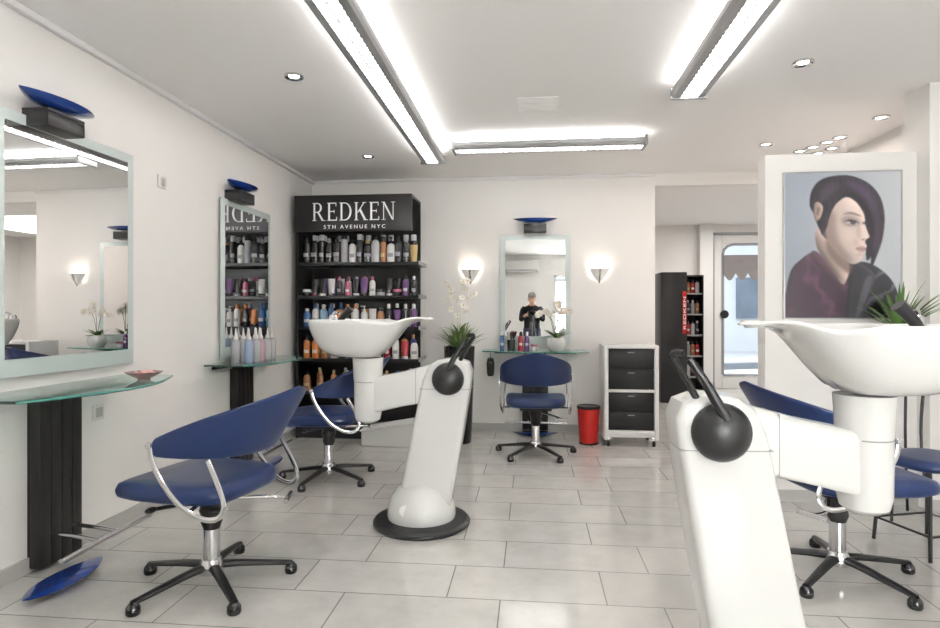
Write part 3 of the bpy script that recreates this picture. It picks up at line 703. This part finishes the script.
b=new(); lathe(b,[(0,0),(.035,0),(.04,.10),(.037,.10),(.033,.01),(0,.01)],20); obj('cup',b,'black',t)
for i in range(4):
    a=i*1.6; b=new(); tube(b,[(0,0,.02),(.02*math.cos(a),.02*math.sin(a),.10),(.035*math.cos(a),.035*math.sin(a),.17)],lambda q:.004+.008*(q>.6),8,4); obj('brush',b,['p_black','p_red','p_white','p_black'][i],t)
for i,(sh,c1,c2,x) in enumerate((('bottle','p_red','p_black',-.11),('bottle','p_purple','p_white',-.05),('jar','p_white','p_pink',.02),('spray can','p_blue','p_white',-.29))):
    put(sh,c1,c2,x,5.82,.812,f'{cn(c1)} {sh} with {cn(c2)} cap standing on the back wall console','small products on the back console',.8)
t=thing('hair_dryer','black hair dryer hanging from the left end of the back console','hair dryer',(-.40,5.80,.56))
b=new(); lathe(b,[(.025,0),(.035,.02),(.04,.12),(.03,.17),(.015,.18),(0,.18)],18); obj('barrel',b,'black',t)
b=new(); tube(b,[(0,-.02,.13),(.0,-.1,.12)],.016,10,1); obj('handle',b,'black',t)
b=new(); tube(b,[(0,0,.175),(0,0,.225)],.006,8,1); obj('hook',b,'chrome',t)

# ---------------------------------------------------------------- bin and trolley
t=thing('waste_bin','small red waste bin with black rim beside the white trolley','bin',(.505,5.47,0))
b=new(); lathe(b,[(0,0.012),(.08,.012),(.082,.02),(.10,.32),(.094,.32),(.078,.025),(0,.02)],32); obj('bucket',b,'red',t)
b=new(); lathe(b,[(.094,.315),(.104,.315),(.106,.33),(.10,.34),(.092,.335)],32); obj('rim',b,'black',t)
b=new(); lathe(b,[(0,0),(.086,0),(.088,.015),(0,.015)],32); obj('base_ring',b,'black',t)
t=thing('salon_trolley','white wheeled trolley with stacked black drawers by the back wall','trolley',(.86,5.52,0))
W=.215
for s in (-1,1):
    b=new(); box(b,s*W-.020,s*W+.020,-.19,.18,.06,.89,bev=.012,seg=3)
    obj('side_frame',b,'trimw',t)
b=new(); box(b,-W,W,-.18,.18,.86,.88,bev=.006); box(b,-W,W,-.19,-.17,.86,.895,bev=.004); obj('top_tray',b,'trimw',t)
for i,(z0,z1) in enumerate(((.682,.855),(.505,.678),(.312,.475),(.15,.308))):
    b=new(); box(b,-W+.022,W-.022,-.175,.16,z0,z1,bev=.003); dr=obj('drawer',b,'drawer',t)
    b=new(); box(b,-.03,.03,-.181,-.175,z1-.034,z1-.026,bev=.002); obj('drawer_handle',b,'p_grey',dr)
b=new(); box(b,-W+.016,W-.016,-.185,-.16,.478,.502,bev=.004); obj('middle_rail',b,'trimw',t)
b=new(); box(b,-W,W,-.18,.18,.085,.10,bev=.003); box(b,-W+.016,W-.016,-.186,-.172,.10,.145,bev=.003)
obj('bottom_tray',b,'trimw',t)
for sx in (-1,1):
    for sy in (-1,1):
        b=new(); lathe(b,[(0,-.012),(.026,-.012),(.028,0),(.026,.012),(0,.012)],18,mx=Matrix.Translation((sx*(W-.02),sy*.15,.028))@Matrix.Rotation(PI/2,4,'Y')); c=obj('caster',b,'black',t)
        b=new(); box(b,sx*(W-.02)-.018,sx*(W-.02)+.018,sy*.15-.01,sy*.15+.01,.045,.085,bev=.003); obj('caster_fork',b,'chrome',c)

# ---------------------------------------------------------------- poster
def poster():
    px0,px1,py0,py1=785,901,172,318; sc=2.8
    W=int((px1-px0)*sc); H=int((py1-py0)*sc)
    xs=np.linspace(px0,px1,W); ys=np.linspace(py0,py1,H); X,Y=np.meshgrid(xs,ys)
    u=(X-px0)/(px1-px0); v=(Y-py0)/(py1-py0)
    img=np.stack([.29+.28*u**1.2,.32+.265*u**1.2,.37+.24*u**1.1],-1)*(1.05-.15*v[...,None])
    rng=np.random.RandomState(3)
    rot=[0.0]
    def R(poly):
        if not rot[0]: return poly
        c_,s_=math.cos(rot[0]),math.sin(rot[0]); cx,cy=844,222
        return [(cx+(x-cx)*c_-(y-cy)*s_+2,cy+(x-cx)*s_+(y-cy)*c_+1) for x,y in poly]
    def blur(m,r):
        r=max(1,int(r))
        for _ in range(3):
            for ax in (0,1):
                p=np.pad(m,[(r+1,r) if k==ax else (0,0) for k in (0,1)],mode='edge'); c=np.cumsum(p,axis=ax)
                m=((c[2*r+1:,:]-c[:-(2*r+1),:]) if ax==0 else (c[:,2*r+1:]-c[:,:-(2*r+1)]))/(2*r+1)
        return m
    def mask(poly,soft=1.0,k=5):
        P=roundpoly(R(poly),k); m=np.zeros(X.shape,bool); n=len(P)
        for i in range(n):
            x1,y1=P[i]; x2,y2=P[(i+1)%n]
            if abs(y2-y1)<1e-9: continue
            m^=((y1>Y)!=(y2>Y))&(X<(x2-x1)*(Y-y1)/(y2-y1)+x1)
        return blur(m.astype(float),soft*sc*.8)
    def lay(poly,c,soft=.5,op=1,k=5,mod=None,vol=0,vr=7,L=(.75,-.6)):
        nonlocal img
        mk=mask(poly,soft,k); m=mk[...,None]*op; cc=np.array(c)*np.ones_like(img)
        if vol:
            q=blur(mk,vr*sc*.5); gy,gx=np.gradient(q); mg=np.sqrt(gx**2+gy**2).max()+1e-9
            sh=1+vol*(-(gx*L[0]+gy*L[1]))/mg; cc=cc*np.clip(sh,.15,3)[...,None]
        if mod is not None: cc=cc*mod[...,None]
        img=img*(1-m)+cc*m
    n1=blur(rng.rand(*X.shape),4); n1=(n1-n1.min())/(n1.max()-n1.min())
    n2=blur(rng.rand(*X.shape),9); n2=(n2-n2.min())/(n2.max()-n2.min())
    n3=blur(rng.rand(*X.shape),14); n3=(n3-n3.min())/(n3.max()-n3.min())
    fold=np.clip(np.sin(X*.20+Y*.24+9*n2),0,1)**5
    lay([(836,276),(850,264),(866,262),(882,270),(894,283),(900,300),(903,322),(830,322)],(.018,.017,.022),.5,vol=.7,mod=1+8*fold*n3*np.clip((X-846)/30,0,1))
    lay([(785,322),(786,292),(791,270),(801,259),(812,252),(822,256),(834,268),(844,276),(852,296),(850,322)],(.032,.012,.025),.6,vol=.9,mod=1+3.4*n3*np.clip(np.sin(X*.14-Y*.06+8*n2),0,1)**2)
    lay([(812,251),(820,253),(836,270),(847,286),(842,291),(828,277),(815,262)],(.062,.027,.043),.7,vol=.6)
    lay([(852,270),(862,264),(876,277),(868,296),(856,322),(846,322)],(.029,.027,.032),.6,vol=1.2,vr=4)
    lay([(866,280),(873,279),(862,312),(856,318)],(.15,.15,.18),1.2,.45)
    lay([(817,228),(832,236),(846,254),(850,266),(848,278),(843,284),(833,271),(824,258),(817,246)],(.45,.335,.295),.6,vol=.8,vr=9)
    lay([(828,238),(842,252),(853,262),(850,274),(837,264),(827,250)],(.10,.065,.055),2.2,.85)
    rot[0]=math.radians(7)
    lay([(806,208),(806,194),(812,183),(823,177),(840,174),(856,177),(868,184),(877,196),(881,212),(881,232),(876,248),(870,257),(866,246),(852,236),(832,240),(824,238),(817,228),(811,216)],(.013,.010,.014),.6,vol=.6,mod=1+.9*n1)
    lay([(834,202),(842,196),(852,200),(860,209),(863,216),(863.5,221),(867.5,229),(869.6,233),(866.5,235.8),(866,239),(868,242.5),(867,245.5),(867.8,248.5),(865,251),(865.3,255),(861.5,260),(855,261.5),(845,256.5),(836,249.5),(829,241),(825,230),(824,218),(828,208)],(.58,.465,.42),.4,vol=.6,vr=11)
    lay([(824,216),(832,212),(837,230),(842,243),(853,257),(846,258),(834,249),(825,236)],(.23,.16,.14),2.8,.65)
    lay([(845,226),(854,227),(859,232),(853,239),(846,236)],(.73,.61,.56),3.0,.5)
    lay([(846,201),(856,207),(861,213),(852,210),(844,207)],(.75,.64,.60),2.2,.45)
    lay([(863,220),(866,227),(868,233),(865,233)],(.80,.71,.67),.8,.65)
    lay([(857,221),(861,229),(860,236),(856,231)],(.40,.30,.26),1.3,.45)
    lay([(854,236),(859,239),(860,243),(856,243)],(.43,.31,.28),1.4,.4)
    lay([(811,206),(816,204),(820,209),(819,218),(815,223),(812,219)],(.35,.255,.22),.6,vol=.5,vr=3)
    lay([(814,209),(817,210),(816,217),(814,216)],(.12,.08,.065),.7,.7)
    lay([(839,218),(847,213.5),(856,215.5),(860,221),(851,224.5),(843,224)],(.18,.125,.12),1.8,.6)
    lay([(840,213.6),(847,210.3),(855,211.2),(859.5,213.8),(854,213.2),(847,212.4)],(.07,.045,.045),.6,.7)
    lay([(842.8,220.9),(847.5,218.9),(853.5,219.1),(857.6,221.2),(853,222.4),(847,222.4)],(.48,.44,.42),.4,.8)
    lay([(849,218.8),(854,219),(854.6,220.8),(853,222.5),(850,222.4),(848.6,220.6)],(.045,.045,.05),.4,.95)
    lay([(841.5,221.2),(847,217.9),(853.5,218.0),(859,221.3),(853.5,219.7),(847.5,219.7)],(.018,.013,.015),.45,.95)
    lay([(843,222.2),(849,223.2),(856,222.8),(849,224)],(.12,.08,.07),.6,.5)
    lay([(861,218.9),(864,218.4),(864,221.2),(861,221)],(.05,.035,.035),.5,.75)
    lay([(862,235.6),(865.5,235.6),(865.5,237.2),(862,237.2)],(.18,.10,.085),.7,.6)
    lay([(857.5,245.5),(862,243.0),(866,243.3),(867.8,245),(867.5,248),(864,249.4),(859,248)],(.35,.215,.20),.7,.75)
    lay([(858,245.8),(867.6,245.3),(867.6,246.1),(858,246.5)],(.12,.06,.06),.4,.7)
    lay([(859,250.4),(865,250.4),(863,252.8),(860,252.8)],(.36,.26,.225),1,.5)
    ang=X*1.1-Y*.22+10*n2
    st=1+.7*np.clip(np.sin(ang),0,1)**2+1.3*n1
    lay([(814,193),(823,180),(840,174.5),(856,177.5),(869,185),(878,197),(882.5,213),(883,232),(880,249),(875,264),(873,248),(871.5,234),(869.5,221),(864,209),(857,200),(847,194.5),(838,196.5),(832,205),(828,216),(826,229),(822,236),(819,222),(820,208),(811,200)],(.014,.011,.015),.4,mod=st,vol=.6)
    lay([(838,180),(852,181),(865,190),(873,204),(876,222),(869,206),(858,193),(846,186)],(.13,.09,.155),3.0,.5)
    lay([(874,212),(879,222),(878,240),(875,246),(874,230)],(.08,.05,.09),1.6,.45)
    lay([(818,190),(828,182),(834,186),(824,198),(815,204)],(.085,.065,.09),2.2,.5)
    img=img*(1+.04*(rng.rand(*X.shape)[...,None]-.5))
    me=bpy.data.meshes.new('print')
    wx,hz=.672,.894
    vx=(np.linspace(-wx/2,wx/2,W)); vz=np.linspace(hz,0,H)
    GX,GZ=np.meshgrid(vx,vz); co=np.stack([GX,np.full_like(GX,-.0165),GZ],-1).reshape(-1,3)
    idx=np.arange(W*H).reshape(H,W)
    f=np.stack([idx[:-1,:-1],idx[1:,:-1],idx[1:,1:],idx[:-1,1:]],-1).reshape(-1,4)
    me.from_pydata(co.tolist(),[],f.tolist())
    at=me.color_attributes.new('print_colour','FLOAT_COLOR','POINT')
    at.data.foreach_set('color',np.concatenate([np.clip(img.reshape(-1,3),0,1),np.ones((W*H,1))],1).astype(np.float32).ravel())
    m,nt,b=principled('poster_print'); a=nt.nodes.new('ShaderNodeAttribute'); a.attribute_name='print_colour'
    nt.links.new(a.outputs['Color'],b.inputs['Base Color']); b.inputs['Roughness'].default_value=.35
    me.materials.append(m); me.update()
    t=thing('framed_poster','framed poster of a woman with a sleek dark asymmetric bob, on the partition','poster',(1.897,3.92,1.14))
    o=bpy.data.objects.new('poster_print',me); col.objects.link(o); o.parent=t
    b=new(); e=.008
    box(b,-wx/2-e,-wx/2,-.022,0,-e,hz+e); box(b,wx/2,wx/2+e,-.022,0,-e,hz+e); box(b,-wx/2,wx/2,-.022,0,hz,hz+e); box(b,-wx/2,wx/2,-.022,0,-e,0); box(b,-wx/2,wx/2,-.015,0,0,hz)
    obj('poster_frame',b,'alu',t,smooth=False)
poster()

# ---------------------------------------------------------------- plant on wire stand at right
t=thing('plant_stand','tall black wire plant stand before the right-hand partition','stand',(2.10,3.68,0))
b=new(); lathe(b,[(0,.93),(.15,.93),(.155,.94),(.15,.95),(0,.95)],32); obj('stand_top',b,'blackg',t)
for k in range(4):
    a=PI/4+k*PI/2; b=new(); tube(b,[(.13*math.cos(a),.13*math.sin(a),.93),(.10*math.cos(a),.10*math.sin(a),.5),(.14*math.cos(a),.14*math.sin(a),0.006)],.008,8,6); obj('leg',b,'black',t)
b=new(); tube(b,[(.115*math.cos(2*PI*i/16),.115*math.sin(2*PI*i/16),.18) for i in range(17)],.006,6,1); obj('ring',b,'black',t)
t=thing('grass_plant','spiky green grass plant in a dark pot below the poster','plant',(2.10,3.68,.95))
b=new(); lathe(b,[(0,0),(.06,0),(.085,.12),(.08,.12),(.07,.10),(0,.10)],28); obj('pot',b,'black',t)
b=new(); leaves(b,(0,0,.10),46,.36,.011,.30,el=(.65,1.45)); o=obj('leaves',b,'leaf',t)
t=thing('side_shelf','small black wall shelf with metal items at the right edge','shelf',(2.50,3.8,1.03))
b=new(); box(b,-.13,.2,-.22,0,0,.02,bev=.003); obj('board',b,'blackg',t)
b=new(); prism(b,[(0,0),(-.18,0),(0,-.14)],'yz',-.02,.0); obj('bracket',b,'black',t)
t=thing('metal_pot','small chrome pot standing on the black shelf at the right edge','pot',(2.44,3.68,1.05))
b=new(); lathe(b,[(0,0),(.04,0),(.05,.03),(.045,.08),(.03,.10),(.032,.11),(0,.12)],24); obj('body',b,'chrome',t)
b=new(); ell(b,(0,0,.13),(.012,.012,.012),10,8); obj('lid_knob',b,'black',t)

# ---------------------------------------------------------------- far room display tower
t=thing('display_tower','black and red product tower in the far room beyond the opening','display tower',(1.93,8.2,0))
b=new(); box(b,-.27,.065,-.2,.2,0,1.70,bev=.01); bd=obj('body',b,'black',t)
b=new(); box(b,.005,.055,-.206,-.20,.90,1.45); rp=obj('lettering_panel',b,'red',bd)
text('tower_lettering','REDKEN',.42,.030,'ptext',t,(.030,-.209,1.17),rot=(PI/2,-PI/2,0))
b=new(); box(b,.065,.27,.15,.2,0,1.66); box(b,.065,.27,-.2,.2,1.64,1.66); box(b,.262,.27,-.2,.2,0,1.66)
obj('back_board',b,'black',t)
for i in range(5):
    b=new(); box(b,.065,.262,-.18,.15,.35+i*.27-.02,.35+i*.27,bev=.003); obj('shelf',b,'p_grey',t)
for i in range(5):
    for j in range(3):
        sh,c1,c2=[('bottle','p_silver','p_black'),('bottle','p_black','p_silver'),('bottle','p_grey','p_white'),('bottle','p_copper','p_black'),('bottle','p_red','p_black')][(i*2+j)%5]
        put(sh,c1,c2,2.03+j*.058,8.10,.35+i*.27,f'{cn(c1)} bottle, {cn(c2)} cap, {ORD[j]} from left, {ORD[4-i]} shelf down of the far tower','bottles on the far room tower',.85)

# ---------------------------------------------------------------- air conditioner on rear wall
t=thing('air_conditioner','white wall air conditioner behind the camera, seen in the central mirror','air conditioner',(-.25,YR,2.12))
b=new(); box(b,-.42,.42,0,.2,0,.27,bev=.03,seg=3); obj('casing',b,'white',t)
b=new(); box(b,-.38,.38,.16,.205,.02,.06); obj('air_outlet',b,'p_grey',t)

# ---------------------------------------------------------------- photographer + tripod
t=thing('camera_tripod','black photo camera on a tripod, reflected in the central mirror','tripod',(0,-.14,0))
b=new(); box(b,-.07,.07,-.04,.04,1.11,1.21,bev=.01); box(b,-.03,.03,-.035,.03,1.21,1.235,bev=.006); cb=obj('camera_body',b,'black',t)
b=new(); lathe(b,[(.035,0),(.035,.05),(.038,.06),(.034,.06),(.03,.05),(0,.045)],24,mx=Matrix.Translation((0,.04,1.16))@Matrix.Rotation(-PI/2,4,'X')); obj('lens',b,'blackg',cb)
b=new(); lathe(b,[(0,1.0),(.03,1.0),(.035,1.05),(.045,1.09),(.045,1.11),(0,1.11)],20); tube(b,[(0,0,.7),(0,0,1.0)],.014,10,1); obj('tripod_head',b,'black',t)
for k in range(3):
    a=PI/2+k*2*PI/3; b=new(); tube(b,[(.03*math.cos(a),.03*math.sin(a),.98),(.20*math.cos(a),.20*math.sin(a),.01)],lambda q:.014-.004*q,8,1); obj('leg',b,'black',t)
def skin(name,verts,edges,rad,m,parent,sub=2,root=0):
    me=bpy.data.meshes.new(name); me.from_pydata(verts,edges,[]); me.materials.append(M[m])
    o=bpy.data.objects.new(name,me); col.objects.link(o); o.parent=parent
    md=o.modifiers.new('skin','SKIN'); md.use_smooth_shade=True
    for i,v in enumerate(me.skin_vertices[0].data):
        r=rad[i]; v.radius=(r,r); v.use_root=(i==root)
    s=o.modifiers.new('sub','SUBSURF'); s.levels=sub; s.render_levels=sub
    return o
t=thing('person','grey-haired person in black shirt behind the camera, reflected in central mirror','person',(0,-.66,0))
V=[(0,0,.93),(0,.04,1.08),(0,.09,1.20),(0,.16,1.30),(0,.22,1.36),(0,.26,1.41)];R_=[.09,.085,.085,.07,.05,.048]
E=[(0,1),(1,2),(2,3),(3,4),(4,5)]
for s in (-1,1):
    n=len(V); V+=[(s*.17,.13,1.25),(s*.215,.19,1.04),(s*.14,.39,1.12),(s*.10,.44,1.14)]; R_+=[.048,.038,.032,.027]; E+=[(3,n),(n,n+1),(n+1,n+2),(n+2,n+3)]
    n=len(V); V+=[(s*.09,0,.84),(s*.12,.05,.48),(s*.13,0,.10),(s*.14,.0,.05),(s*.16,.14,.035)]; R_+=[.07,.05,.036,.034,.028]; E+=[(0,n),(n,n+1),(n+1,n+2),(n+2,n+3),(n+3,n+4)]
body=skin('body',V,E,R_,'skin',t)
def he(b,c,r,n,m):
    M4=Matrix.Translation((0,.27,1.44))@Matrix.Rotation(-.22,4,'X')
    ell(b,(c[0],c[1]-.21,c[2]-1.47),r,n,m,mx=M4)
b=new(); he(b,(0,.21,1.49),(.073,.092,.112),24,18)
he(b,(0,.305,1.475),(.013,.02,.02),10,8)
for s in (-1,1): he(b,(s*.075,.205,1.485),(.012,.02,.032),10,8)
he(b,(0,.27,1.42),(.045,.035,.03),12,8)
hd_=obj('head',b,'skin',body,ang=180)
b=new()
for s in (-1,1): he(b,(s*.03,.293,1.50),(.013,.008,.007),8,6)
obj('eyes',b,'p_black',hd_)
b=new(); he(b,(0,.302,1.432),(.022,.008,.005),8,6); obj('mouth',b,'p_copper',hd_)
b=new(); he(b,(0,.20,1.555),(.083,.100,.074),24,14); he(b,(0,.15,1.51),(.082,.075,.09),24,14); obj('hair',b,'hair',t)
b=new(); loft(b,[(0,-.01,.86,.17,.125),(0,.0,.95,.165,.12),(0,.03,1.06,.17,.12),(0,.08,1.17,.19,.125),(0,.12,1.25,.20,.115),(0,.15,1.29,.16,.095),(0,.18,1.325,.085,.07),(0,.20,1.345,.06,.058)],28)
for s in (-1,1):
    tube(b,[(s*.14,.12,1.255),(s*.185,.14,1.21),(s*.215,.18,1.07),(s*.21,.22,1.045),(s*.15,.36,1.11)],lambda q:.072-.032*q,14,6)
obj('shirt',b,'cloth',t,ang=180)
b=new(); loft(b,[(0,-.01,.78,.165,.125),(0,-.01,.86,.17,.125),(0,0,.93,.155,.115)],28)
for s in (-1,1): tube(b,[(s*.085,0,.84),(s*.10,.02,.66),(s*.12,.05,.48),(s*.13,.0,.07)],lambda q:.10-.038*q,16,6)
obj('trousers',b,'jean',t,ang=180)
for s in (-1,1):
    b=new(); ell(b,(s*.145,.05,.045),(.05,.14,.045),16,10); obj('shoe',b,'black',t)
    for k in range(5):
        if k<4: pts=[(s*.10,.44,1.155-k*.017),(s*.092,.475,1.165-k*.021),(s*.082,.52,1.165-k*.021),(s*.068,.545,1.16-k*.02)]
        else: pts=[(s*.10,.43,1.16),(s*.085,.45,1.19),(s*.07,.465,1.20)]
        skin('finger',pts,[(i,i+1) for i in range(len(pts)-1)],[.009]*len(pts),'skin',body,1)

# ---------------------------------------------------------------- lights, world, camera
def area(name,loc,rot,sx,sy,e,c=(1,1,1)):
    l=bpy.data.lights.new(name,'AREA'); l.shape='RECTANGLE'; l.size=sx; l.size_y=sy; l.energy=e; l.color=c
    o=bpy.data.objects.new(name,l); col.objects.link(o); o.location=loc; o.rotation_euler=rot; return o
area('window_fill',((WX0+WX1)/2,YR-.3,1.2),(PI/2+.3,0,0),2.1,1.5,270,(1,.985,.965))  # fill lamp added outside the rear window, tilted up to brighten the ceiling
area('far_room_light',(3.2,8.0,2.48),(0,0,0),1.6,1.6,44,(1,.97,.93))
area('behind_partition_light',(2.0,5.0,2.48),(0,0,0),.6,.6,15,(1,.88,.82))
area('street_daylight',(5,13,6),(0,0,0),6,6,650,(.94,.97,1))
w=bpy.data.worlds.new('world'); bpy.context.scene.world=w; w.use_nodes=True
bg=w.node_tree.nodes['Background']; bg.inputs[0].default_value=(.90,.95,1,1); bg.inputs[1].default_value=.9
cam=bpy.data.cameras.new('camera'); cam.sensor_width=36; cam.lens=600/940*36; cam.shift_y=-1/940; cam.clip_start=.01
co=bpy.data.objects.new('camera',cam); col.objects.link(co); co.location=(0,0,CH); co.rotation_euler=(PI/2,0,TH)
bpy.context.scene.camera=co
bpy.context.scene.view_settings.view_transform='Standard'
bpy.context.scene.view_settings.exposure=.14
